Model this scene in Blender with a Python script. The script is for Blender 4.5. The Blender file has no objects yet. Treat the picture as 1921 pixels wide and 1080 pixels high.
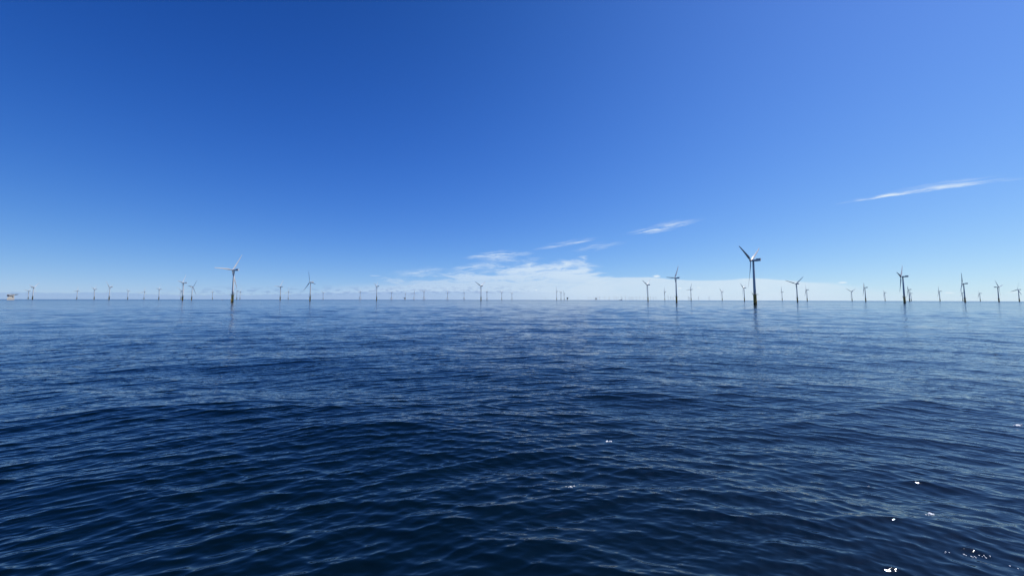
import bpy, bmesh, math, random
import numpy as np
from mathutils import Vector, Matrix
random.seed(7); rng = np.random.RandomState(11)
D = bpy.data; SC = bpy.context.scene; COL = SC.collection
rad = math.radians
EYE = 9.5            # eye height above the water, metres
RE = 7.4e6           # effective earth radius (with refraction)
HORIZ = 20000.0

# ------------------------------------------------------------------ camera
cam_d = D.cameras.new('camera'); cam = D.objects.new('camera', cam_d); COL.objects.link(cam)
cam_d.sensor_fit = 'HORIZONTAL'; cam_d.sensor_width = 36.0; cam_d.lens = 694.0/1921.0*36.0
cam_d.shift_y = -30.0/1921.0
cam_d.clip_start = 0.1; cam_d.clip_end = 120000
PITCH = math.atan((561.1-510)/694.0)
cam.matrix_world = Matrix.Translation((0, 0, EYE)) @ Matrix.Rotation(rad(90)+PITCH, 4, 'X') @ Matrix.Rotation(rad(0.123), 4, 'Z')
SC.camera = cam

# ------------------------------------------------------------------ light
SUN_AZ, SUN_EL = 79.0, 54.0
S = Vector((math.sin(rad(SUN_AZ))*math.cos(rad(SUN_EL)), math.cos(rad(SUN_AZ))*math.cos(rad(SUN_EL)), math.sin(rad(SUN_EL))))
sl = D.lights.new('sun', 'SUN'); sl.energy = 5.0; sl.angle = rad(0.53); sl.color = (1.0, 0.95, 0.88)
so = D.objects.new('sun', sl); COL.objects.link(so); so.location = S*200
so.rotation_mode = 'QUATERNION'; so.rotation_quaternion = S.to_track_quat('Z', 'Y')
SC.view_settings.view_transform = 'Standard'; SC.view_settings.look = 'None'
SC.view_settings.exposure = 0.0; SC.view_settings.gamma = 1.0; SC.view_settings.use_curve_mapping = False
SC.cycles.caustics_reflective = False; SC.cycles.caustics_refractive = False; SC.cycles.max_bounces = 6; SC.cycles.volume_bounces = 1; SC.cycles.transparent_max_bounces = 8

# ------------------------------------------------------------------ node helpers
class NT:
    def __init__(s, tree): s.t = tree; s.n = tree.nodes; s.l = tree.links
    def node(s, typ, **kw):
        n = s.n.new(typ)
        for k, v in kw.items(): setattr(n, k, v)
        return n
    def put(s, sock, v):
        if v is None: return
        if isinstance(v, bpy.types.NodeSocket): s.l.new(v, sock)
        else: sock.default_value = v
    def m(s, op, a, b=None, c=None, clamp=False):
        n = s.node('ShaderNodeMath', operation=op); n.use_clamp = clamp
        s.put(n.inputs[0], a); s.put(n.inputs[1], b); s.put(n.inputs[2], c)
        return n.outputs[0]
    def add(s, a, b): return s.m('ADD', a, b)
    def sub(s, a, b): return s.m('SUBTRACT', a, b)
    def mul(s, a, b): return s.m('MULTIPLY', a, b)
    def vm(s, op, a, b=None, sc=None):
        n = s.node('ShaderNodeVectorMath', operation=op)
        s.put(n.inputs[0], a)
        if b is not None: s.put(n.inputs[1], b)
        if sc is not None: s.put(n.inputs['Scale'], sc)
        return n.outputs['Value'] if op in ('DOT_PRODUCT', 'LENGTH') else n.outputs['Vector']
    def ss(s, v, lo, hi, a=0.0, b=1.0):
        n = s.node('ShaderNodeMapRange', interpolation_type='SMOOTHSTEP')
        s.put(n.inputs[0], v)
        for k, x in enumerate((lo, hi, a, b)): s.put(n.inputs[k+1], x)
        return n.outputs[0]
    def lin(s, v, lo, hi, a=0.0, b=1.0):
        n = s.node('ShaderNodeMapRange'); s.put(n.inputs[0], v)
        for k, x in enumerate((lo, hi, a, b)): s.put(n.inputs[k+1], x)
        return n.outputs[0]
    def xyz(s, x, y, z=0.0):
        n = s.node('ShaderNodeCombineXYZ'); s.put(n.inputs[0], x); s.put(n.inputs[1], y); s.put(n.inputs[2], z)
        return n.outputs[0]
    def sep(s, v):
        n = s.node('ShaderNodeSeparateXYZ'); s.put(n.inputs[0], v); return n.outputs
    def noise(s, v, scale=1.0, detail=2.0, rough=0.5, dist=0.0, out='Fac'):
        n = s.node('ShaderNodeTexNoise'); s.put(n.inputs['Vector'], v)
        n.inputs['Scale'].default_value = scale; n.inputs['Detail'].default_value = detail
        n.inputs['Roughness'].default_value = rough; n.inputs['Distortion'].default_value = dist
        return n.outputs[out]
    def mix(s, f, a, b):
        n = s.node('ShaderNodeMix', data_type='RGBA'); s.put(n.inputs[0], f)
        s.put(n.inputs[6], a); s.put(n.inputs[7], b); return n.outputs[2]
    def curve(s, x, pts, x0, x1, y0, y1):
        n = s.node('ShaderNodeFloatCurve'); cu = n.mapping.curves[0]
        P = [((a-x0)/(x1-x0), (b-y0)/(y1-y0)) for a, b in pts]
        while len(cu.points) < len(P): cu.points.new(0.5, 0.5)
        for p, q in zip(cu.points, P): p.location = q; p.handle_type = 'AUTO_CLAMPED'
        n.mapping.update()
        s.put(n.inputs['Value'], s.lin(x, x0, x1))
        return s.lin(n.outputs[0], 0.0, 1.0, y0, y1)

def srgb(r, g, b, a=1.0):
    f = lambda c: (c/255/12.92) if c/255 <= 0.04045 else ((c/255+0.055)/1.055)**2.4
    return (f(r), f(g), f(b), a)

# ------------------------------------------------------------------ sky: clear deep blue with thin high cloud
W = D.worlds.new('World'); SC.world = W; W.use_nodes = True
w = NT(W.node_tree); w.n.clear()
SKY = 0.10
sky = w.node('ShaderNodeTexSky', sky_type='NISHITA'); sky.sun_disc = False
sky.sun_elevation = rad(SUN_EL); sky.sun_rotation = rad(SUN_AZ)
sky.altitude = 0; sky.air_density = 1.0; sky.dust_density = 0.0; sky.ozone_density = 1.0
dirv = w.node('ShaderNodeTexCoord').outputs['Generated']
dx, dy, dz = w.sep(dirv)
az = w.mul(w.m('ARCTAN2', dx, dy), 180/math.pi)
el = w.mul(w.m('ARCSINE', dz), 180/math.pi)
# the clear maritime air of the day: deeper and bluer than the standard atmosphere, channel by channel
TONE = [(-0.6615, 1.1449, -0.399, 0.1378, -0.0357, 0.8781), (-0.4629, 0.7442, -0.3827, 0.1225, 0.1847, 0.4113), (0.0105, 0.1546, -0.4934, 0.0439, -0.1068, 0.3768)]
elc = w.m('MINIMUM', w.m('MAXIMUM', el, 0.0), 50.0); low = w.m('EXPONENT', w.mul(elc, -0.25)); sid = w.m('SINE', w.mul(az, math.pi/180))
sr, sg, sb = w.sep(sky.outputs[0]); chs = []
for ch, (a0, g_, ke, ka, kl, kx) in zip((sr, sg, sb), TONE):
    e = w.add(w.add(w.mul(elc, ke/30), w.mul(sid, ka)), w.add(w.mul(low, kl), w.m('MULTIPLY_ADD', w.mul(elc, sid), kx/30, a0)))
    chs.append(w.mul(w.mul(w.m('POWER', w.m('MAXIMUM', w.mul(ch, SKY), 1e-5), g_), w.m('EXPONENT', e)), 1.0/SKY))
clear = w.xyz(*chs)
def streak(a, b, up, dn, op, seed, bend=0.0, fade=0.25, grain=1.0, rag=0.4):
    """a thin wisp of cirrus between two sky directions (azimuth, elevation in degrees)"""
    dxx, dyy = b[0]-a[0], b[1]-a[1]; L = math.hypot(dxx, dyy); ux, uy = dxx/L, dyy/L
    px, py = w.sub(az, a[0]), w.sub(el, a[1])
    t = w.m('DIVIDE', w.add(w.mul(px, ux), w.mul(py, uy)), L)
    q = w.sub(w.mul(py, ux), w.mul(px, uy))
    q = w.add(q, w.mul(w.mul(t, w.sub(1.0, t)), bend))
    nv = w.xyz(w.mul(t, L*0.35), w.mul(q, 1.6*grain), seed)
    n1 = w.noise(nv, 1.0, 4.0, 0.55)
    q = w.add(q, w.mul(w.sub(n1, 0.5), rag))
    wid = w.m('SINE', w.mul(w.m('MINIMUM', w.m('MAXIMUM', t, 0.0), 1.0), math.pi))
    wid = w.add(w.mul(wid, 0.8), 0.2)
    upp = w.ss(w.m('DIVIDE', q, w.mul(wid, up)), 0.0, 1.0, 1.0, 0.0)
    dnn = w.ss(w.m('DIVIDE', q, w.mul(wid, -dn)), 0.0, 1.0, 1.0, 0.0)
    en = w.mul(w.ss(t, 0.0, fade), w.ss(t, 1.0-fade, 1.0, 1.0, 0.0))
    n2 = w.noise(w.xyz(w.mul(t, L*0.30), w.mul(q, 4.5*grain), seed+9.0), 1.0, 5.0, 0.62)
    return w.mul(w.mul(w.mul(w.m('POWER', upp, 1.6), dnn), en), w.mul(w.ss(n2, 0.36, 0.66), op))
def puff(a, e, wd, hh, op, seed):
    """a small scrap of low cloud"""
    n = w.noise(w.xyz(w.mul(az, 1.3/wd), w.mul(el, 1.3/hh), seed), 1.0, 3.0, 0.6)
    u = w.m('DIVIDE', w.sub(az, a), wd); v = w.m('DIVIDE', w.sub(el, e), hh)
    v = w.mul(v, w.ss(v, -0.2, 0.2, 1.7, 1.0))
    r = w.m('SQRT', w.add(w.mul(u, u), w.mul(v, v)))
    return w.mul(w.ss(w.add(r, w.mul(w.sub(n, 0.5), 1.2)), 0.35, 1.0, 1.0, 0.0), op)
def union(*ms):
    r = w.sub(1.0, ms[0])
    for k in ms[1:]: r = w.mul(r, w.sub(1.0, k))
    return w.sub(1.0, r)
wisps = union(
    streak((40.8, 11.02), (55.8, 10.85), 0.55, 0.16, 1.0, 3.0, bend=-1.1, fade=0.32, rag=0.3, grain=0.5),
    streak((45.5, 11.5), (55.5, 11.05), 0.8, 0.2, 0.35, 5.0, bend=-0.6, fade=0.45, rag=0.6),
    streak((16.0, 9.35), (28.6, 11.1), 1.2, 0.35, 0.75, 7.0, bend=0.3, fade=0.45, rag=0.8),
    streak((18.5, 9.6), (25.0, 10.1), 0.6, 0.4, 0.35, 8.5, bend=0.2, fade=0.45, rag=0.6),
    streak((2.4, 7.45), (14.8, 9.35), 1.0, 0.25, 0.62, 12.0, bend=0.2, fade=0.45, rag=0.5),
    streak((8.0, 7.2), (18.2, 8.45), 1.0, 0.5, 0.42, 21.0, fade=0.45, rag=0.9),
    streak((-8.5, 6.25), (4.0, 7.05), 0.9, 0.9, 1.0, 31.0, bend=-0.7, fade=0.40, rag=0.9),
    streak((-6.0, 5.9), (2.0, 6.1), 0.8, 0.8, 0.55, 33.0, bend=-0.9, fade=0.4, rag=1.0),
    streak((-19.5, 3.5), (-9.0, 4.6), 0.9, 0.9, 0.6, 35.0, fade=0.4, rag=0.9),
    streak((-10.5, 4.3), (-3.5, 5.5), 0.9, 0.8, 0.45, 41.0, bend=0.7, fade=0.4, rag=0.9),
    streak((6.5, 6.3), (14.5, 5.0), 0.6, 1.2, 0.5, 45.0, bend=0.9, fade=0.4, rag=1.0),
)
# the torn cirrus sheet in the middle
warp = w.noise(w.xyz(w.mul(az, 0.13), w.mul(el, 0.45), 4.0), 1.0, 3.0, 0.55, out='Color')
wx, wy, wz = w.sep(warp)
azw = w.add(az, w.mul(w.sub(wx, 0.5), 9.0)); elw = w.add(el, w.mul(w.sub(wy, 0.5), 2.4))
skew = w.sub(elw, w.mul(azw, 0.05))
cir = w.noise(w.xyz(w.mul(azw, 0.16), w.mul(skew, 0.95), 2.0), 1.0, 5.0, 0.58)
fine = w.noise(w.xyz(w.mul(azw, 0.5), w.mul(skew, 3.2), 8.0), 1.0, 4.0, 0.6)
top_m = w.curve(az, [(-24, 1.8), (-18.4, 3.3), (-16, 4.0), (-9.9, 4.6), (-6.6, 5.3), (-1.7, 5.9), (2.4, 6.3), (6.5, 6.4), (10.6, 6.4), (12.4, 5.4), (15.5, 3.9), (22, 1.5)], -24, 22, 0, 8)
edge = w.add(w.sub(top_m, el), w.add(w.mul(w.sub(cir, 0.5), 5.0), w.mul(w.sub(fine, 0.5), 1.6)))
env = w.mul(w.ss(edge, 0.1, 1.9), w.mul(w.ss(az, -24, -17), w.ss(az, 13, 19, 1.0, 0.0)))
body = w.ss(w.sub(top_m, el), 0.6, 3.4)
dens = w.ss(w.add(w.add(w.mul(cir, 0.6), w.mul(fine, 0.4)), w.mul(body, 0.10)), 0.40, 0.62, 0.06, 1.0)
depthm = w.ss(w.sub(top_m, el), 0.0, 3.2, 0.72, 0.85)
mass = w.mul(w.mul(env, dens), depthm)
# the long pale veil that lies on the horizon, hard upper edge on the right
top_w = w.curve(az, [(-32, 0.3), (-28.5, 1.1), (-26.1, 2.05), (-20.6, 2.5), (-16, 2.65), (9.8, 3.1), (15.3, 3.34), (19.1, 3.34), (23.4, 2.95), (28.7, 2.70), (32.4, 2.80), (37.9, 2.32), (40.8, 2.15), (43.5, 1.75), (47.6, 1.3), (56, 0.9)], -32, 56, 0, 5)
lump = w.noise(w.xyz(w.mul(az, 0.22), w.mul(el, 0.6), 15.0), 1.0, 2.0, 0.5)
dw = w.add(w.sub(top_w, el), w.mul(w.sub(lump, 0.5), 0.5))
hard = w.mul(w.ss(az, 9, 15, 1.6, 0.22), w.ss(az, 38, 46, 1.0, 5.0))
veil = w.ss(w.m('DIVIDE', dw, hard), 0.0, 1.0)
veil = w.mul(veil, w.mul(w.ss(az, -32, -24), w.ss(az, 37, 46, 1.0, 0.35)))
veil = w.mul(veil, w.ss(lump, 0.25, 0.7, 0.72, 0.86))
# low blue-grey bank and its scraps of cumulus
top_b = w.curve(az, [(-56, 0.62), (-51, 0.60), (-47.6, 0.70), (-43.5, 0.50), (-36, 0.54), (-27.4, 0.80), (-19, 1.10), (-8, 1.25), (0, 1.3), (11.4, 0.7), (20, 0.3)], -56, 20, 0, 2)
ragged = w.noise(w.xyz(w.mul(az, 0.9), w.mul(el, 1.2), 5.0), 1.0, 4.0, 0.6)
db = w.add(w.sub(top_b, el), w.mul(w.sub(ragged, 0.5), 0.45))
bank = w.mul(w.ss(db, 0.0, 0.16), w.ss(az, -14, 16, 0.52, 0.0))
scr = w.noise(w.xyz(w.mul(az, 0.85), w.mul(el, 3.4), 25.0), 1.0, 4.0, 0.6)
band = w.mul(w.ss(w.sub(el, w.mul(az, 0.012)), 0.75, 1.15), w.ss(w.sub(el, w.mul(az, 0.02)), 1.5, 2.6, 1.0, 0.0))
scraps = w.mul(w.mul(w.ss(scr, 0.50, 0.58, 0.0, 0.85), band), w.mul(w.ss(az, -46, -38), w.ss(az, -4, 8, 0.5, 0.0)))
puffs = union(puff(21.4, 3.33, 0.62, 0.26, 0.85, 1.0), puff(24.4, 1.58, 0.38, 0.17, 0.7, 2.0), puff(26.8, 1.62, 0.30, 0.16, 0.5, 3.0),
              puff(41.8, 1.98, 0.55, 0.17, 0.7, 4.0), puff(49.7, 0.72, 0.40, 0.12, 0.6, 5.0), puff(3.75, 1.38, 0.22, 0.13, 0.8, 6.0),
              puff(53.7, 0.72, 0.65, 0.10, 0.45, 7.0), puff(-20.4, 3.33, 0.9, 0.16, 0.22, 8.0))
K = 1.0/SKY
def cc(r, g, b):
    c = srgb(r, g, b); return (c[0]*K, c[1]*K, c[2]*K, 1.0)
side = w.ss(az, -30, 40)
white = w.mix(side, cc(205, 226, 248), cc(226, 240, 250))
pale = w.mix(side, cc(182, 208, 238), cc(214, 232, 246))
grey = w.mix(side, cc(132, 168, 218), cc(176, 204, 232)); scol = w.mix(side, cc(116, 150, 204), cc(158, 186, 220))
colr = clear
colr = w.mix(veil, colr, pale)
colr = w.mix(mass, colr, w.mix(w.ss(el, 2.0, 5.0), pale, white))
colr = w.mix(wisps, colr, white)
colr = w.mix(bank, colr, grey)
colr = w.mix(scraps, colr, scol)
colr = w.mix(puffs, colr, cc(232, 244, 252))
bg = w.node('ShaderNodeBackground'); bg.inputs['Strength'].default_value = SKY
w.l.new(colr, bg.inputs['Color'])
wo = w.node('ShaderNodeOutputWorld'); w.l.new(bg.outputs[0], wo.inputs['Surface'])

# ------------------------------------------------------------------ object helpers
def tag(o, label=None, cat=None, group=None, kind=None):
    if label: o['label'] = label
    if cat: o['category'] = cat
    if group: o['group'] = group
    if kind: o['kind'] = kind
    return o
def empty(name, loc=(0, 0, 0), rz=0.0):
    o = D.objects.new(name, None); COL.objects.link(o); o.location = loc; o.rotation_euler = (0, 0, rz); return o
class MB:
    """collects shapes, built as ONE mesh object"""
    def __init__(s): s.v = []; s.f = []; s.sm = []
    def rings(s, rings, cap0=True, cap1=True, smooth=True):
        b = len(s.v); n = len(rings[0])
        for r in rings: s.v += [tuple(p) for p in r]
        for i in range(len(rings)-1):
            for j in range(n):
                k = (j+1) % n
                s.f.append((b+i*n+j, b+i*n+k, b+(i+1)*n+k, b+(i+1)*n+j)); s.sm.append(smooth)
        if cap0: s.f.append(tuple(b+j for j in reversed(range(n)))); s.sm.append(False)
        if cap1: s.f.append(tuple(b+(len(rings)-1)*n+j for j in range(n))); s.sm.append(False)
        return s
    def lathe(s, prof, n=24, c=(0, 0)):
        return s.rings([[(c[0]+r*math.cos(2*math.pi*j/n), c[1]+r*math.sin(2*math.pi*j/n), z) for j in range(n)] for r, z in prof])
    def bar(s, a, b, r, n=8, r2=None):
        a, b = Vector(a), Vector(b); d = (b-a).normalized()
        x = d.orthogonal().normalized(); y = d.cross(x); r2 = r if r2 is None else r2
        return s.rings([[a+(x*math.cos(2*math.pi*j/n)+y*math.sin(2*math.pi*j/n))*r for j in range(n)],
                        [b+(x*math.cos(2*math.pi*j/n)+y*math.sin(2*math.pi*j/n))*r2 for j in range(n)]])
    def box(s, lo, hi, bev=0.0):
        x0, y0, z0 = lo; x1, y1, z1 = hi; e = bev
        if e <= 0:
            r = lambda z: [(x0, y0, z), (x1, y0, z), (x1, y1, z), (x0, y1, z)]
            return s.rings([r(z0), r(z1)], smooth=False)
        def r(z, k):
            return [(x0+e+k, y0+k, z), (x1-e-k, y0+k, z), (x1-k, y0+e+k, z), (x1-k, y1-e-k, z), (x1-e-k, y1-k, z), (x0+e+k, y1-k, z), (x0+k, y1-e-k, z), (x0+k, y0+e+k, z)]
        return s.rings([r(z0, e*0.6), r(z0+e, 0), r(z1-e, 0), r(z1, e*0.6)], smooth=False)
    def build(s, name, mat, parent=None, loc=None):
        me = D.meshes.new(name); me.from_pydata(s.v, [], s.f); me.update()
        me.polygons.foreach_set('use_smooth', s.sm)
        me.materials.append(mat)
        o = D.objects.new(name, me); COL.objects.link(o)
        if parent: o.parent = parent
        if loc: o.location = loc
        return o

def paint(name, col, rough=0.5, var=0.10, scale=0.6, streaks=0.0, metallic=0.0):
    """painted metal / concrete with faint weathering"""
    m = D.materials.new(name); m.use_nodes = True; t = NT(m.node_tree); t.n.clear()
    p = t.node('ShaderNodeBsdfPrincipled'); o = t.node('ShaderNodeOutputMaterial'); t.l.new(p.outputs[0], o.inputs[0])
    co = t.node('ShaderNodeTexCoord').outputs['Object']
    n = t.noise(co, scale, 4.0, 0.6)
    x, y, z = t.sep(co)
    s = t.noise(t.xyz(t.mul(x, 1.6), t.mul(y, 1.6), t.mul(z, 0.08)), 1.0, 3.0, 0.6)
    c = t.mix(t.mul(t.ss(n, 0.35, 0.75), var), col, tuple(v*0.55 for v in col[:3])+(1,))
    if streaks: c = t.mix(t.mul(t.ss(s, 0.55, 0.75), streaks), c, (0.16, 0.10, 0.05, 1))
    t.l.new(c, p.inputs['Base Color'])
    t.put(p.inputs['Roughness'], t.lin(n, 0.2, 0.8, rough-0.08, rough+0.1)); p.inputs['Metallic'].default_value = metallic
    return m
M_WHITE = paint('turbine_paint', (0.62, 0.62, 0.60, 1), 0.42, 0.10, 0.15, 0.05)
M_BLADE = paint('blade_gelcoat', (0.50, 0.51, 0.51, 1), 0.35, 0.06, 0.2)
M_YELLOW = paint('yellow_foundation_paint', (0.62, 0.44, 0.10, 1), 0.5, 0.25, 0.5, 0.25)
M_WEED = paint('marine_growth', (0.022, 0.024, 0.018, 1), 0.85, 0.4, 1.2)
M_STEEL = paint('galvanised_steel', (0.23, 0.24, 0.25, 1), 0.55, 0.3, 1.0)
M_CREAM = paint('cream_cladding', (0.66, 0.61, 0.50, 1), 0.6, 0.3, 0.12, 0.2)
M_DECK = paint('dark_deck', (0.05, 0.065, 0.09, 1), 0.6, 0.3, 0.3)
M_GREYP = paint('grey_cladding', (0.30, 0.32, 0.34, 1), 0.6, 0.3, 0.2)

# ------------------------------------------------------------------ the sea
def make_sea():
    # rings: fine near the boat, growing outward; columns: fine ahead
    r = [1.5]
    while r[-1] < HORIZ:
        q = r[-1]
        r.append(q*(1.0+(0.012 if q < 8 else 0.0036 if 14 < q < 150 else 0.0050 if q < 500 else 0.008 if q < 1200 else 0.03)))
    r[-1] = HORIZ; r = np.array(r)
    fr = np.radians(np.arange(-72, 72.001, 0.115)); bk = np.radians(np.arange(73.5, 287.5, 1.5))
    th = np.concatenate([fr, bk]); n, m = len(r), len(th)
    R, TH = np.meshgrid(r, th, indexing='ij')
    X = (R*np.sin(TH)).ravel(); Y = (R*np.cos(TH)).ravel(); RR = R.ravel()
    dr = np.gradient(r); DR = np.repeat(dr, m)
    Z = np.zeros_like(X); GX = np.zeros_like(X); GY = np.zeros_like(X)
    N = 150
    lam = np.exp(np.linspace(math.log(0.48), math.log(34.0), N)+rng.uniform(-.02, .02, N))
    for i, L in enumerate(lam):
        k = 2*math.pi/L
        slope = (0.0280 if L < 1.3 else 0.0225 if L < 3.0 else 0.0110 if L < 8 else 0.0062)*(0.6+0.8*rng.rand()); A = slope/k
        att = np.clip((L/DR-2.2)/1.8, 0, 1)
        idx = np.nonzero(att > 0)[0]; xi, yi = X[idx], Y[idx]
        if L < 7 and i % 5 < 3:       # waves thrown off by the slowly moving boat: wide rings
            ox, oy = rng.normal(0, 13), rng.uniform(-34, -8)
            d = np.hypot(xi-ox, yi-oy); ux, uy = (xi-ox)/d, (yi-oy)/d
        else:
            a = rad(rng.normal(3, 25)); ux, uy = math.sin(a), math.cos(a); d = xi*ux+yi*uy
        ph = k*d+rng.uniform(0, 6.28)
        bb = rng.uniform(0, 6.28); ph = ph+0.75*np.sin(k*0.11*(xi*math.cos(bb)+yi*math.sin(bb))+bb*3)+0.6*np.sin(k*0.05*(xi*math.sin(bb*2)+yi*math.cos(bb*2))+bb)
        if L < 6: A = A*np.minimum(1.0, (22.0/RR[idx]))**0.30      # the short chop dies down away from the boat
        co = np.cos(ph)
        if L < 2: gate = 0.55+0.9*np.clip(np.sin(xi*0.21+yi*0.13+i)*np.sin(yi*0.17-xi*0.11+2.1*i)+0.3, 0, 1); co = co*gate; att_i = att[idx]; Z[idx] += A*att_i*(co+0.15*np.cos(2*ph))
        else: Z[idx] += A*att[idx]*(co+0.15*np.cos(2*ph))
        sn = A*att[idx]*np.sin(ph)*(1.5 if L < 4 else 1.0)
        GX[idx] -= ux*sn; GY[idx] -= uy*sn
    Zs = Z-RR*RR/(2*RE)
    co = np.empty((n*m+1, 3), np.float32)
    co[:n*m, 0] = X+GX; co[:n*m, 1] = Y+GY; co[:n*m, 2] = Zs
    co[n*m] = (0, 0, Z[:m].mean())
    i, j = np.meshgrid(np.arange(n-1), np.arange(m), indexing='ij'); i = i.ravel(); j = j.ravel(); jn = (j+1) % m
    quads = np.stack([i*m+j, i*m+jn, (i+1)*m+jn, (i+1)*m+j], 1)[:, ::-1]
    tri = np.stack([np.full(m, n*m), (np.arange(m)+1) % m, np.arange(m)], 1)
    me = D.meshes.new('sea_water')
    me.vertices.add(len(co)); me.vertices.foreach_set('co', co.ravel())
    loops = np.concatenate([quads.ravel(), tri.ravel()]).astype(np.int32)
    me.loops.add(len(loops)); me.loops.foreach_set('vertex_index', loops)
    nq, nt = len(quads), len(tri)
    me.polygons.add(nq+nt)
    me.polygons.foreach_set('loop_start', np.concatenate([np.arange(nq)*4, nq*4+np.arange(nt)*3]).astype(np.int32))
    me.polygons.foreach_set('use_smooth', np.ones(nq+nt, bool))
    me.update(calc_edges=True); me.validate()
    o = D.objects.new('sea_water', me); COL.objects.link(o)
    tag(o, 'dark blue open sea with small wind ripples reaching the horizon', 'sea', kind='structure')
    return o, (X+GX, Y+GY, Zs, RR)
def water_material():
    m = D.materials.new('sea_water'); m.use_nodes = True; t = NT(m.node_tree); t.n.clear()
    p = t.node('ShaderNodeBsdfPrincipled'); o = t.node('ShaderNodeOutputMaterial'); t.l.new(p.outputs[0], o.inputs[0])
    geo = t.node('ShaderNodeNewGeometry'); pos = geo.outputs['Position']
    x, y, z = t.sep(pos)
    flat = t.xyz(x, y, 0.0)
    # slow bending of the crests, and patches of calmer / rougher water
    wv = t.noise(flat, 0.30, 2.0, 0.5, out='Color'); w1, w2, w3 = t.sep(wv)
    ws = t.noise(flat, 1.1, 2.0, 0.5)
    gust = t.noise(flat, 0.04, 3.0, 0.6); gust2 = t.noise(flat, 0.30, 3.0, 0.55)
    ga = t.mul(t.ss(gust, 0.3, 0.7, 0.8, 1.25), t.ss(gust2, 0.3, 0.7, 0.35, 1.5))
    rr = t.vm('LENGTH', flat)
    ga = t.mul(ga, t.mul(t.ss(rr, 35.0, 200.0, 1.0, 0.72), t.ss(rr, 150.0, 1500.0, 1.0, 0.62)))
    rg = np.random.RandomState(5); gx = gy = None; N = 34
    lams = np.exp(np.linspace(math.log(0.20), math.log(1.9), N))
    for i, L in enumerate(lams):
        k = 2*math.pi/L; s = 0.021*(0.7+0.6*rg.rand())*(1.9 if 0.45 < L < 1.3 else 0.85 if L < 0.45 else 0.8); phs = rg.uniform(0, 6.28)
        wob = t.mul((w1, w2, w3)[i % 3], 3.5+3.5*rg.rand()) if i % 4 else t.mul(ws, 8.0)
        if i % 5 < 3:             # rings from the boat
            ox, oy = rg.normal(0, 11), rg.uniform(-34, -8)
            v = t.vm('SUBTRACT', flat, (ox, oy, 0)); d = t.vm('LENGTH', v)
            ph = t.add(t.m('MULTIPLY_ADD', d, k, wob), phs)
            c = t.m('COSINE', t.m('MULTIPLY_ADD', t.m('COSINE', ph), -0.6, ph))
            if L > 0.48: c = t.mul(c, t.lin(rr, L*50, L*92, 0.12, 1.0))
            f = t.m('DIVIDE', t.mul(c, s), d); vx, vy, _ = t.sep(v)
            gx = t.mul(vx, f) if gx is None else t.m('MULTIPLY_ADD', vx, f, gx)
            gy = t.mul(vy, f) if gy is None else t.m('MULTIPLY_ADD', vy, f, gy)
        else:
            a = rad(rg.normal(3, 24))
            d = t.vm('DOT_PRODUCT', flat, (k*math.sin(a), k*math.cos(a), 0))
            ph = t.add(t.add(d, wob), phs)
            c = t.m('COSINE', t.m('MULTIPLY_ADD', t.m('COSINE', ph), -0.6, ph))
            if L > 0.48: c = t.mul(c, t.lin(rr, L*50, L*92, 0.12, 1.0))
            gx = t.m('MULTIPLY_ADD', c, s*math.sin(a), gx); gy = t.m('MULTIPLY_ADD', c, s*math.cos(a), gy)
    g = t.vm('SCALE', t.xyz(gx, gy, 0.0), sc=ga)
    nrm = t.vm('NORMALIZE', t.vm('SUBTRACT', geo.outputs['Normal'], g))
    t.l.new(nrm, p.inputs['Normal'])
    p.inputs['Base Color'].default_value = (0.0005, 0.0040, 0.0062, 1)
    t.put(p.inputs['Roughness'], t.add(t.ss(rr, 120.0, 1100.0, 0.022, 0.10), t.ss(rr, 600.0, 4000.0, 0.0, 0.07))); p.inputs['IOR'].default_value = 1.45
    return m
sea, SEAPTS = make_sea()
sea.data.materials.append(water_material())

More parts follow.
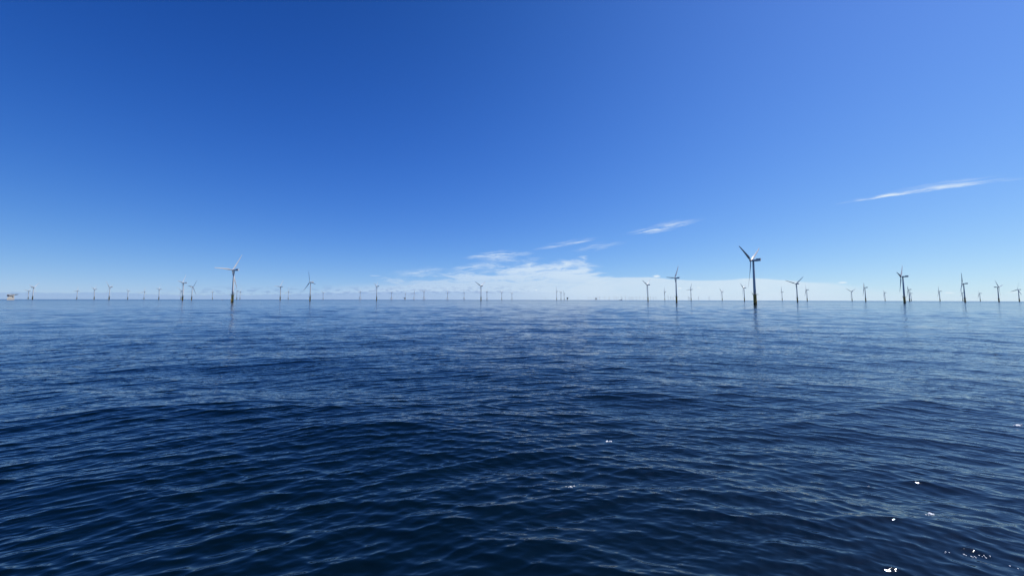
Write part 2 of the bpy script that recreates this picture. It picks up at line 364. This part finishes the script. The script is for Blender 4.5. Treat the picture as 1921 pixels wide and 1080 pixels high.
# ------------------------------------------------------------------ wind turbines
HUBH, TILT, OVER, RLEN, PREB = 86.5, rad(5), 5.0, 54.0, 2.6
GRP = 'wind turbines standing in the sea'
def turbine_parts(root, jacket=False, side=1):
    base = -4.0 if not jacket else 32.0
    if not jacket:
        f = MB().lathe([(2.85, -0.2), (2.85, 19.0), (3.05, 19.2), (3.05, 19.6)], 28)
        fo = f.build('foundation', M_YELLOW, root)
        MB().lathe([(2.95, -4.0), (2.95, 2.6), (2.9, 2.9)], 28).build('weed_band', M_WEED, fo)
        zt = 19.6
        deck = MB().lathe([(4.9, 19.5), (5.1, 19.5), (5.1, 19.9), (3.0, 19.9)], 24)
        deck.box((-6.6*side if side > 0 else 3.5, -2.2, 19.45), (-3.5 if side > 0 else 6.6, 2.2, 19.85))
        for j in range(16):
            a = 2*math.pi*j/16; deck.bar((5*math.cos(a), 5*math.sin(a), 19.9), (5*math.cos(a), 5*math.sin(a), 21.0), 0.05, 5)
        for zz in (20.45, 21.0):
            for j in range(16):
                a, b = 2*math.pi*j/16, 2*math.pi*(j+1)/16
                deck.bar((5*math.cos(a), 5*math.sin(a), zz), (5*math.cos(b), 5*math.sin(b), zz), 0.045, 5)
        deck.build('platform', M_STEEL, fo)
        bl = MB()
        for sx in (-0.9, 0.9):
            bl.bar((sx, -3.9, -2), (sx, -3.9, 8.5), 0.22, 8); bl.bar((sx, -3.9, 8.5), (sx, -2.8, 9.2), 0.18, 8); bl.bar((sx, -3.9, 1.0), (sx, -2.8, 1.0), 0.18, 8)
        for zz in np.arange(0, 19.5, 0.6): bl.bar((-0.3, -3.35, zz), (0.3, -3.35, zz), 0.04, 4)
        for sx in (-0.3, 0.3): bl.bar((sx, -3.35, 0), (sx, -3.35, 19.5), 0.06, 5)
        bl.build('boat_landing', M_YELLOW, fo)
        cr = MB(); cr.bar((4.3*side, 0, 19.9), (4.3*side, 0, 23.2), 0.22, 8); cr.bar((4.3*side, 0, 23.0), (7.2*side, -0.6, 24.6), 0.16, 8); cr.bar((7.2*side, -0.6, 24.6), (7.2*side, -0.6, 22.6), 0.05, 5)
        cr.build('davit_crane', M_YELLOW, fo)
    else:
        f = MB(); q = [(sx, sy) for sx, sy in ((-1, -1), (1, -1), (1, 1), (-1, 1))]
        P = lambda k, z: Vector((q[k % 4][0]*(10.0-0.14*z), q[k % 4][1]*(10.0-0.14*z), z))
        lv = [-4, 9, 21, 31]
        for k in range(4):
            f.bar(P(k, -4), P(k, 31), 0.75, 10)
            for a, b in zip(lv, lv[1:]):
                f.bar(P(k, a), P(k+1, b), 0.4, 7); f.bar(P(k+1, a), P(k, b), 0.4, 7)
        fo = f.build('jacket_foundation', M_WHITE, root)
        MB().rings([[(sx*5.9, sy*5.9, 30.9) for sx, sy in q], [(sx*5.9, sy*5.9, 32.2) for sx, sy in q]], smooth=False).build('platform', M_GREYP, fo)
        zt = 32.2
    MB().lathe([(2.35, zt), (2.3, zt+12), (2.06, 50), (1.78, 70), (1.55, 84.6), (1.75, 84.75), (1.75, 85.1)], 32).build('tower', M_WHITE, root)
    # nacelle: axis along local +Y is upwind
    na = MB()
    def sec(y, w_, z0, z1, e=0.5):
        return [(-w_+e, y, z0), (w_-e, y, z0), (w_, y, z0+e), (w_, y, z1-e), (w_-e, y, z1), (-w_+e, y, z1), (-w_, y, z1-e), (-w_, y, z0+e)]
    na.rings([sec(2.9, 1.35, -1.35, 1.45, .45), sec(2.5, 1.75, -1.8, 1.8), sec(-1.0, 1.95, -2.0, 1.95), sec(-6.0, 1.95, -2.0, 1.95), sec(-12.4, 1.9, -1.75, 1.9), sec(-13.0, 1.6, -1.4, 1.7)], smooth=False)
    no = na.build('nacelle', M_WHITE, root, (0, 0, HUBH))
    hp = MB(); hp.box((-2.1, -13.4, 1.93), (2.1, -5.6, 2.15))
    for sx in (-2.05, 2.05): hp.box((sx-0.05, -13.35, 2.15), (sx+0.05, -5.65, 3.2))
    hp.box((-2.0, -13.35, 2.15), (2.0, -13.25, 3.2)); hp.box((-2.0, -5.75, 2.15), (2.0, -5.65, 3.2)); hp.box((-1.2, -8.6, 2.15), (1.2, -6.2, 2.9), 0.1)
    hp.build('hoist_platform', M_WHITE, no)
    mast = MB(); mast.bar((0.8, -12.8, 3.2), (0.8, -12.8, 5.0), 0.06, 5); mast.bar((0.5, -12.8, 4.7), (1.1, -12.8, 4.7), 0.05, 5)
    mast.build('wind_sensor', M_STEEL, no)
    h = MB()
    pr = [(0.0, 2.05), (0.5, 2.0), (1.0, 1.75), (1.45, 1.3), (1.75, 0.6), (1.85, -0.3), (1.8, -1.45)]
    h.rings([[(max(r_, 0.02)*math.cos(2*math.pi*j/20), yy, max(r_, 0.02)*math.sin(2*math.pi*j/20)) for j in range(20)] for r_, yy in reversed(pr)])
    ho = h.build('rotor_hub', M_WHITE, root, (0, OVER, HUBH))
    b = MB(); rs = []
    for s_ in [0, .02, .05, .09, .14, .2, .28, .38, .5, .62, .74, .84, .92, .97, 1.0]:
        zz = 1.2+s_*(RLEN-1.2)
        if s_ < .05: c, tk = 2.1, 2.1
        else:
            c = np.interp(s_, [.05, .2, .5, .84, .97, 1], [2.5, 4.4, 3.2, 2.0, 1.3, .5]); tk = c*np.interp(s_, [.05, .2, .5, 1], [.85, .36, .22, .14])
        tw = -rad(np.interp(s_, [0, .2, .5, 1], [20, 18, 12, 6])+14)
        ring = []
        for j in range(14):
            a = 2*math.pi*j/14; u = math.cos(a)*c/2; v = math.sin(a)*tk/2*(1.0 if s_ < .05 else (0.62+0.38*math.cos(a)))
            if s_ >= .05: u += c*0.18
            ring.append((u*math.cos(tw)-v*math.sin(tw), u*math.sin(tw)+v*math.cos(tw)+PREB*s_**2, zz))
        rs.append(ring)
    b.rings(rs); b0 = b.build('blade', M_BLADE, ho)
    blades = [b0]
    for k in (1, 2):
        q_ = b0.copy(); COL.objects.link(q_); q_.parent = ho; blades.append(q_)
    for k, q_ in enumerate(blades): q_.rotation_euler = (0, rad(120*k), 0)

    return root
def copy_tree(o, parent=None):
    c = o.copy(); COL.objects.link(c); c.parent = parent
    for ch in o.children: copy_tree(ch, c)
    return c
protos = {}
def put_turbine(rng_, azd, yaw, phase, jacket, label, pitch=0, group=GRP):
    side = 1 if azd < 10 else -1
    key = (jacket, side if not jacket else 0)
    if key not in protos: root = turbine_parts(empty('wind_turbine'), jacket, side); protos[key] = root
    else: root = copy_tree(protos[key])
    root.location = (rng_*math.sin(rad(azd)), rng_*math.cos(rad(azd)), -rng_*rng_/(2*RE))
    root.rotation_euler = (0, 0, 0)
    yw = -rad(yaw)
    for ch in root.children:
        k = ch.name.split('.')[0]
        if k == 'nacelle': ch.rotation_euler = (0, 0, yw)
        if k == 'rotor_hub':
            ch.location = (math.sin(rad(yaw))*OVER, math.cos(rad(yaw))*OVER, HUBH+0.3)
            ch.rotation_euler = (Matrix.Rotation(yw, 3, 'Z') @ Matrix.Rotation(TILT, 3, 'X') @ Matrix.Rotation(rad(phase), 3, 'Y')).to_euler()
        if 'foundation' in k: ch.rotation_euler = (0, 0, 0 if not jacket else rad(random.uniform(-20, 20)))
        for bl in ch.children:
            if bl.name.split('.')[0] == 'blade':
                a_ = bl.matrix_basis.to_3x3() @ Vector((0, 0, 1)); th_ = math.atan2(a_.x, a_.z)
                bl.rotation_mode = 'XYZ'
                bl.rotation_euler = (Matrix.Rotation(th_, 3, 'Y') @ Matrix.Rotation(rad(pitch), 3, 'Z')).to_euler()
    tag(root, label, 'wind turbine', group)
    return root
# range m, azimuth deg, yaw deg, rotor phase deg, jacket foundation, label
TURB = [
 (4273, -52.27, 69, 72, 0, 'taller white turbine nearest the beige platform, one blade hanging down'),
 (6237, -52.52, -108, 45, 0, 'small pale turbine between the beige platform and a taller white turbine'),
 (5717, -49.55, -117, 27, 0, 'small pale turbine alone, first right of the pair beside the beige platform'),
 (4682, -48.40, -120, 48, 0, 'sunlit turbine, second right of the pair beside the beige platform'),
 (3726, -47.36, -114, 72, 0, 'left turbine with one dark blade slanting down left and a thin one up left'),
 (5357, -46.01, -126, 54, 0, 'small pale turbine, first right of the one with a dark blade slanting down'),
 (5811, -44.77, -90, 10, 0, 'tiny pale turbine whose blades hardly show, between two sunlit small ones'),
 (4242, -43.59, -117, 39, 0, 'sunlit small turbine with a white left blade, left of a tight group of three'),
 (4931, -41.74, -87, 70, 0, 'thin pale turbine close against the left side of a larger one'),
 (2434, -41.60, -114, 39, 0, 'largest of the tight group of three at left, white blade pointing left'),
 (3217, -40.81, 15, 39, 0, 'rightmost of the tight group of three at left, white blade and thin upright blade'),
 (5636, -38.92, -111, 33, 0, 'faint small turbine between the tight group of three and the big sunlit turbine'),
 (1249, -37.00, -86, 33, 0, 'big sunlit turbine at left with one blade level left and a yellow base'),
 (4467, -36.57, -117, 108, 0, 'small turbine just right of the big sunlit one, left of two together'),
 (5195, -36.25, -84, 15, 0, 'smaller of the two little turbines just right of the big sunlit one'),
 (2806, -32.00, -90, 33, 0, 'turbine with one pale blade left, first sizable one right of the big sunlit turbine'),
 (4833, -31.10, -81, 10, 0, 'small thin turbine left of the dark one with blades spread wide'),
 (1942, -28.56, -150, 18, 0, 'turbine with three thin blades spread wide, one straight up, left of the pale cloud'),
 (5319, -26.98, -81, 70, 0, 'small faint turbine alone right of the one with three blades spread wide'),
 (4230, -22.26, -93, 27, 1, 'small turbine on a lattice base left of one with a white raised blade'),
 (2409, -20.04, -96, 51, 0, 'turbine with one white blade raised left and one dark blade raised right'),
 (4571, -17.98, -99, 39, 1, 'small turbine on a lattice base, nearest left of the stilted deck platform'),
 (5352, -16.03, -99, 33, 0, 'very faint turbine rising behind the stilted deck platform'),
 (5068, -14.80, -39, 18, 1, 'pale turbine on a lattice base, just right of the stilted deck platform'),
 (3956, -13.34, -66, 51, 1, 'dark turbine on a lattice base with one blade raised to the left'),
 (4444, -9.84, -84, 27, 1, 'lattice-based turbine right of the one with a blade raised left'),
 (4858, -7.35, -63, 114, 1, 'small turbine on a lattice base with one upright blade, left of a tall dark one'),
 (2188, -4.77, -54, 57, 0, 'dark turbine near picture centre, one blade up left and one along its tower'),
 (3792, -3.85, -81, 30, 0, 'smaller dark turbine just right of the tall one near the centre'),
 (4208, -1.57, -72, 51, 0, 'slim turbine at picture centre with one blade tilted up right'),
 (4866, 0.00, -63, 51, 0, 'small turbine with a short blade up left, just right of picture centre'),
 (3614, 6.88, -66, 0, 0, 'tallest and leftmost of three close dark turbines near the one-legged platform'),
 (4165, 7.54, -66, 45, 0, 'middle one of three close dark turbines, its blades hidden in its tower'),
 (4822, 8.02, -66, 87, 0, 'shortest of three close dark turbines, beside the one-legged platform'),
 (2079, 20.14, -45, 54, 0, 'mid-sized dark turbine with two raised blades forming a wide letter V'),
 (4024, 22.40, -54, 18, 0, 'faint turbine with one upright blade, left of the second tallest dark turbine'),
 (1451, 23.93, -39, 30, 0, 'tall dark turbine with one blade tilted upright, left of the largest one'),
 (3137, 25.78, -36, 24, 0, 'dark turbine with one blade up and one level to the left'),
 (4066, 29.55, -42, 63, 0, 'small turbine with two short raised blades like a letter T, alone'),
 (2851, 32.08, -39, 60, 0, 'turbine just left of the largest one, blade up left and blade down'),
 (866, 33.24, -36, 57, 0, 'largest turbine of all, with grey tower, yellow-brown base and ring platform'),
 (4441, 36.08, -36, 0, 0, 'faint turbine with an upright blade, first right of the largest one'),
 (2262, 37.58, -3, 48, 0, 'dark turbine with two raised blades like a letter Y, right of the largest one'),
 (3606, 38.52, -57, 33, 0, 'smaller turbine just right of the Y-shaped dark one'),
 (4560, 42.52, -3, 60, 0, 'small turbine with blades like a letter Y, in the gap at right'),
 (3161, 43.64, -48, 60, 0, 'dark turbine seen edge on, right of the small Y-shaped one'),
 (5375, 45.17, -45, 51, 0, 'small pale turbine left of the tall dark one at right'),
 (1770, 46.62, -36, 42, 0, 'tall dark turbine at right with a ring platform and one upright blade'),
 (3936, 46.99, -42, 51, 0, 'smaller turbine just right of the tall dark one, blade up and blade down'),
 (6008, 47.11, -45, 54, 0, 'faintest one tucked close behind right of the tall dark turbine'),
 (4855, 49.09, -39, 30, 0, 'slim turbine alone between the two tall dark turbines at right'),
 (2716, 50.69, -36, 99, 0, 'dark turbine with an upright blade and brownish base, overlapping a fainter one'),
 (5806, 50.56, -39, 24, 0, 'faint turbine half hidden behind a dark one near the right edge'),
 (6415, 51.62, -48, 39, 0, 'pale distant turbine with a blade tilted up left, third from the right edge'),
 (3561, 52.70, 159, 45, 0, 'turbine turned the other way, nacelle left of its tower, blade raised left'),
 (4476, 53.83, -69, 105, 0, 'last turbine at the right edge, one blade up and one long blade level left'),
]
for t_ in TURB: put_turbine(*t_, pitch=-7 if t_[0] == 866 else -13 if t_[1] > 15 and -60 < t_[2] < -20 else 32 if t_[0] == 1249 else 18 if t_[1] < -12 else 0)

# far rows beyond the horizon: one small mesh each
def far_mesh(name, phase, yaw):
    mb = MB(); mb.lathe([(3.6, -2), (3.5, 19.6), (3.2, 20), (2.6, 85.5)], 10)
    u = Vector((math.sin(rad(yaw)), math.cos(rad(yaw)), 0)); s_ = Vector((u.y, -u.x, 0)); c = Vector((0, 0, HUBH))
    def P(a, b_, z_): return c+s_*a+u*b_+Vector((0, 0, z_))
    mb.rings([[P(-2, 3, -2), P(2, 3, -2), P(2, 3, 2), P(-2, 3, 2)], [P(-2, -13, -2), P(2, -13, -2), P(2, -13, 2.6), P(-2, -13, 2.6)]], smooth=False)
    h_ = c+u*OVER
    for k in range(3):
        a = rad(phase+120*k); dd = s_*math.sin(a)+Vector((0, 0, 1))*math.cos(a)
        mb.bar(h_, h_+dd*16, 1.3, 6, 1.7); mb.bar(h_+dd*16, h_+dd*RLEN+u*PREB, 1.7, 6, 0.4)
    mb.bar(h_-u*1.6, h_+u*2.0, 1.9, 10, 0.8)
    return mb.build(name, M_WHITE)
FAR = [(15624, 5.17), (16392, 10.06), (13587, 11.7), (15866, 12.09), (12741, 12.47), (11550, 12.96), (10929, 13.28), (11527, 14.07), (15016, 14.59), (11515, 14.74), (12911, 15.42), (11936, 15.73), (13432, 15.99), (11083, 16.43), (14289, 16.6), (11695, 17.03), (14894, 17.4), (11907, 17.63), (14248, 17.8), (13946, 17.94), (13378, 18.09), (11068, 18.53), (11066, 19.04), (12112, 19.56), (15824, 19.86), (12816, 20.5), (12332, 20.86), (13870, 21.22), (10364, 22.85), (10893, 23.19), (12795, 23.49), (11105, 25.45), (13291, 25.59), (11507, 26.71), (11152, 28.0)]
ORD = ['first', 'second', 'third', 'fourth', 'fifth', 'sixth', 'seventh', 'eighth', 'ninth', 'tenth', 'eleventh', 'twelfth', 'thirteenth', 'fourteenth', 'fifteenth', 'sixteenth', 'seventeenth', 'eighteenth', 'nineteenth', 'twentieth']
def far_label(a, n):
    if n == 0: return 'barely visible far turbine on the horizon, left of three close dark turbines'
    if n == 1: return 'barely visible far turbine on the horizon, just right of the one-legged platform'
    if n < 22: return 'tiny hazy turbine, %s from left in the dense far row on the horizon' % ORD[n-2]
    if n == 22: return 'tiny hazy turbine third nearest left of the V-shaped dark turbine'
    if n == 23: return 'tiny hazy turbine second nearest left of the V-shaped dark turbine'
    if n == 24: return 'tiny hazy turbine nearest left of the V-shaped dark turbine'
    if n < 28: return 'tiny hazy turbine, %s right of the wide V-shaped dark turbine' % ORD[n-25]
    if n < 31: return 'tiny hazy turbine, %s of three just left of the second tallest dark turbine' % ORD[n-28]
    if n < 33: return 'tiny hazy turbine, %s of two close together left of the one with a level blade' % ORD[n-31]
    if n == 33: return 'tiny far turbine like a letter T, alone on the horizon'
    return 'tiny thin turbine on the horizon, first left of the small T-shaped turbine'
fp = None; fm = [far_mesh('wind_turbine', p_, y_) for p_, y_ in ((5, -55), (30, -60), (58, -50), (80, -45))]
used = set()
for n_, (r_, a_) in enumerate(FAR):
    k_ = n_ % 4; o = fm[k_] if k_ not in used else fm[k_].copy()
    if k_ in used: COL.objects.link(o)
    used.add(k_)
    o.location = (r_*math.sin(rad(a_)), r_*math.cos(rad(a_)), -r_*r_/(2*RE))
    tag(o, far_label(a_, n_), 'wind turbine', 'far wind turbines on the horizon')

# ------------------------------------------------------------------ platforms and vessels
def at(r_, a_): return (r_*math.sin(rad(a_)), r_*math.cos(rad(a_)), -r_*r_/(2*RE))
# beige platform at far left; local x to the right as seen from the boat
R0 = 3671; root = empty('offshore_platform', at(R0, -53.50), rad(53.5))
root.scale = (0.56, 0.56, 0.92); tag(root, 'boxy beige offshore platform with dark openings and a helideck, far left', 'offshore platform')
b = MB(); b.rings([[(-24, -13, -3), (24, -13, -3), (24, 13, -3), (-24, 13, -3)], [(-23, -13, 9), (24, -13, 9), (24, 13, 9), (-23, 13, 9)], [(-15, -12, 19), (22, -12, 19), (22, 12, 19), (-15, 12, 19)]], smooth=False)
for k in range(6): b.box((-22+k*8, -13.6, 1), (-21+k*8, -12.9, 9))
b.build('base', M_CREAM, root)
b = MB(); b.box((-20, -12, 19), (21, 12, 22)); b.box((-21, -13, 30), (24, 13, 32)); b.box((-2, -11, 22), (21, 12, 30)); b.box((-8, -5, 22), (-2, 12, 30))
for k in range(4): b.bar((-20+k*6, -12, 22), (-20+k*6, -12, 30), 0.7, 8)
ob = b.build('deck_house', M_CREAM, root)
b = MB(); b.box((-3.6, -11.4, 20), (3, -10.9, 29.3)); b.box((5, -12.4, 22.5), (14, -11.0, 25.5)); b.box((9, -13.3, 17), (17, -11.9, 22)); b.build('opening', M_DECK, ob)
b = MB(); b.box((-25, -14, 22.5), (-9, 12, 33), 0.6); b.build('generator_module', M_DECK, root)
b = MB(); b.box((-25.5, -14, 33.1), (-4, 13, 36), 0.4); b.build('module_roof', M_WHITE, root)
b = MB(); b.lathe([(14.5, 36.0), (15, 36.0), (15, 37.0)], 8, (36, 0)); b.box((-4, -8, 35.8), (24, 8, 37.0)); hd = b.build('helideck', M_DECK, root)
b = MB()
for sy in (-9, 0, 9):
    b.bar((20, sy, 29), (45, sy, 35.4), 1.3, 8); b.bar((4, sy, 34.8), (45, sy, 35.5), 1.0, 8); b.bar((28, sy, 31), (28, sy, 35.5), 0.5, 6)
b.box((2, -8, 32.0), (26, 8, 34.8)); b.build('support_truss', M_WHITE, hd)
b = MB(); b.bar((-18, 0, 36), (-18, 0, 40), 0.4, 6); b.bar((-10, -6, 36), (2, -6, 41), 0.5, 6); b.build('crane', M_YELLOW, root)

def stilt_platform(loc, rz, label, W_, legs, z0, z1, deck_l, mat, leg_r=1.2):
    root = empty('offshore_platform', loc, rz); tag(root, label, 'offshore platform')
    b = MB()
    for lx, ly in legs: b.bar((lx, ly, -4), (lx*0.8, ly*0.8, z0), leg_r, 10)
    if len(legs) > 1:
        for k in range(len(legs)):
            p_, q_ = legs[k], legs[(k+1) % len(legs)]
            b.bar((p_[0], p_[1], 1), (q_[0]*0.85, q_[1]*0.85, z0-1), 0.5, 6); b.bar((q_[0], q_[1], 1), (p_[0]*0.85, p_[1]*0.85, z0-1), 0.5, 6)
    b.build('leg_frame', M_YELLOW, root)
    b = MB(); h2 = W_/2; b.box((-h2, -h2*.8, z0), (h2, h2*.8, z0+1)); b.box((-h2+1, -h2*.7, z0+1), (h2-1, h2*.7, z1-1), 0.3); b.box((-h2, -h2*.8, z1-1), (h2, h2*.8, z1)); b.box((-h2*.4, -h2*.5, z1), (h2*.5, h2*.5, z1+2.5), 0.3)
    o = b.build('topside', mat, root)
    b = MB()
    for k in range(3): b.box((-h2+2+k*(W_-4)/3, -h2*.7-0.25, z0+2), (-h2+2+k*(W_-4)/3+(W_-4)/4, -h2*.7-0.02, z1-2.2))
    b.build('louvre_panel', M_DECK, o)
    if deck_l:
        b = MB(); b.lathe([(deck_l*.5-0.6, z1+1.6), (deck_l*.5, z1+1.6), (deck_l*.5, z1+2.6)], 8, (-h2-deck_l*.35, 0)); b.bar((-h2, 0, z1-2), (-h2-deck_l*.6, 0, z1+1.5), 0.8, 6); b.box((-h2-2, -4, z1+0.3), (0, 4, z1+1.5)); b.build('helideck', M_GREYP, root)
    b = MB(); b.bar((h2*.7, 0, z1), (h2*.7, 0, z1+6), 0.5, 6); b.bar((h2*.7, 0, z1+5), (-h2*.2, -2, z1+9), 0.35, 6); b.build('crane', M_YELLOW, root)
    return root
stilt_platform(at(4402, -16.1), rad(16), 'small dark platform on stilts with a wide deck jutting left', 17, [(-7, -6), (7, -6), (7, 6), (-7, 6)], 14, 25, 22, M_GREYP)
stilt_platform(at(5046, 8.51), rad(-8), 'dark boxy platform on a single leg, right of three close dark turbines', 24, [(0, 0)], 17, 34, 0, M_GREYP, 3.2)
stilt_platform(at(6863, 12.77), rad(-12), 'dark boxy platform among the first tiny far turbines on the horizon', 26, [(-9, -8), (9, -8), (9, 8), (-9, 8)], 15, 38, 0, M_GREYP)

def vessel(name, loc, rz, L, Wd, label, tall):
    root = empty(name, loc, rz); tag(root, label, 'ship' if L > 20 else 'boat')
    b = MB(); rs = []
    for s_ in np.linspace(0, 1, 9):
        x_ = (s_-0.5)*L; hw = Wd/2*(1.0 if s_ < .6 else max(0.04, 1-((s_-.6)/.4)**1.8)); zt = L*0.07*(1+0.9*max(0, s_-.5)**1.5*2)
        rs.append([(x_, -hw*.6, -1), (x_, -hw, zt*.4), (x_, -hw, zt), (x_, hw, zt), (x_, hw, zt*.4), (x_, hw*.6, -1)])
    b.rings(rs, smooth=False); b.build('hull', M_GREYP, root)
    z = L*0.07
    b = MB(); b.box((L*.02, -Wd*.4, z), (L*.30, Wd*.4, z+tall*.5), 0.2); b.box((L*.06, -Wd*.36, z+tall*.5), (L*.26, Wd*.36, z+tall), 0.2); o = b.build('wheelhouse', M_WHITE, root)
    b = MB(); b.box((L*.262, -Wd*.3, z+tall*.62), (L*.266, Wd*.3, z+tall*.85)); b.box((L*.08, -Wd*.364, z+tall*.62), (L*.24, -Wd*.362, z+tall*.85)); b.build('window', M_DECK, o)
    b = MB(); b.bar((L*.15, 0, z+tall), (L*.15, 0, z+tall*1.6), L*.008, 6); b.bar((L*.15, -Wd*.2, z+tall*1.35), (L*.15, Wd*.2, z+tall*1.35), L*.006, 6); b.build('mast', M_STEEL, root)
    b = MB(); b.box((-L*.45, -Wd*.38, z), (-L*.1, Wd*.38, z+tall*.22), 0.15); b.build('deck_cargo', M_GREYP, root)
vessel('service_vessel', at(5200, 16.34), rad(0), 44, 12, 'low grey ship on the horizon amid the tiny far turbines', 12)
vessel('crew_boat', at(3600, -37.99), rad(180+38), 15, 5, 'tiny dark boat on the horizon, left of the big sunlit turbine', 4.5)

# ------------------------------------------------------------------ scraps of foam and bubbles on the near water
sx_, sy_, sz_, sr_ = SEAPTS
sel = sr_ < 60; sx_, sy_, sz_ = sx_[sel], sy_[sel], sz_[sel]
def water_z(x, y):
    k = np.argmin((sx_-x)**2+(sy_-y)**2); return float(sz_[k])
M_FOAM = paint('foam', (0.82, 0.85, 0.84, 1), 0.35, 0.1, 20.0)
def foam(x, y, spec, label, seed):
    """spec: (n bubbles, spread x, spread y, radius)"""
    rr = random.Random(seed); b = MB(); n_, ex, ey, r0 = spec
    z0 = water_z(x, y)
    for k in range(n_):
        u, v = rr.gauss(0, ex), rr.gauss(0, ey); q = r0*rr.uniform(0.45, 1.2)
        zz = water_z(x+u, y+v)-z0
        b.lathe([(q*math.cos(t), zz-0.005+q*0.7*math.sin(t)) for t in (-0.3, 0.0, 0.4, 0.8, 1.2, 1.5)], 9, (u, v))
    o = b.build('foam_patch', M_FOAM); o.location = (x, y, z0)
    return tag(o, label, 'foam', 'foam scraps floating on the near water')
foam(18.53, 17.12, (14, 0.09, 0.04, 0.045), 'brightest white foam blob at lower right, on a wave crest', 1)
foam(17.25, 14.45, (16, 0.20, 0.05, 0.026), 'glittering cluster of bubbles near the bottom right corner', 2)
foam(16.28, 14.58, (3, 0.06, 0.02, 0.032), 'single round bubble left of the bubble cluster in the bottom right', 3)
foam(17.84, 13.97, (1, 0.01, 0.01, 0.034), 'upper of two lone bubbles at the bottom right corner', 4)
foam(17.96, 13.84, (1, 0.01, 0.01, 0.040), 'lower of two lone bubbles at the bottom right corner', 9)
foam(6.52, 25.76, (10, 0.12, 0.05, 0.055), 'pale foam scrap right of centre, halfway down the water', 5)
foam(2.97, 19.44, (9, 0.13, 0.06, 0.032), 'dotted foam bubbles below right of the picture centre', 6)
foam(38.58, 28.98, (20, 0.17, 0.04, 0.07), 'white foam streak at the right edge of the picture', 7)
foam(18.35, 19.83, (3, 0.10, 0.04, 0.022), 'faint bubbles just above left of the bright white foam blob', 8)

# ------------------------------------------------------------------ sea haze
HB = 20600.0
hz = MB().box((-HB, -HB, -34.0), (HB, HB, 175.0)).build('haze', D.materials.new('haze'))
hm = hz.data.materials[0]; hm.use_nodes = True; t = NT(hm.node_tree); t.n.clear()
pv = t.node('ShaderNodeVolumePrincipled'); mo = t.node('ShaderNodeOutputMaterial'); t.l.new(pv.outputs[0], mo.inputs['Volume'])
pv.inputs['Color'].default_value = (0.80, 0.90, 1.0, 1); pv.inputs['Density'].default_value = 0.8e-5; pv.inputs['Anisotropy'].default_value = 0.2
tag(hz, 'thin pale sea haze over the whole wind farm', 'haze', kind='stuff')
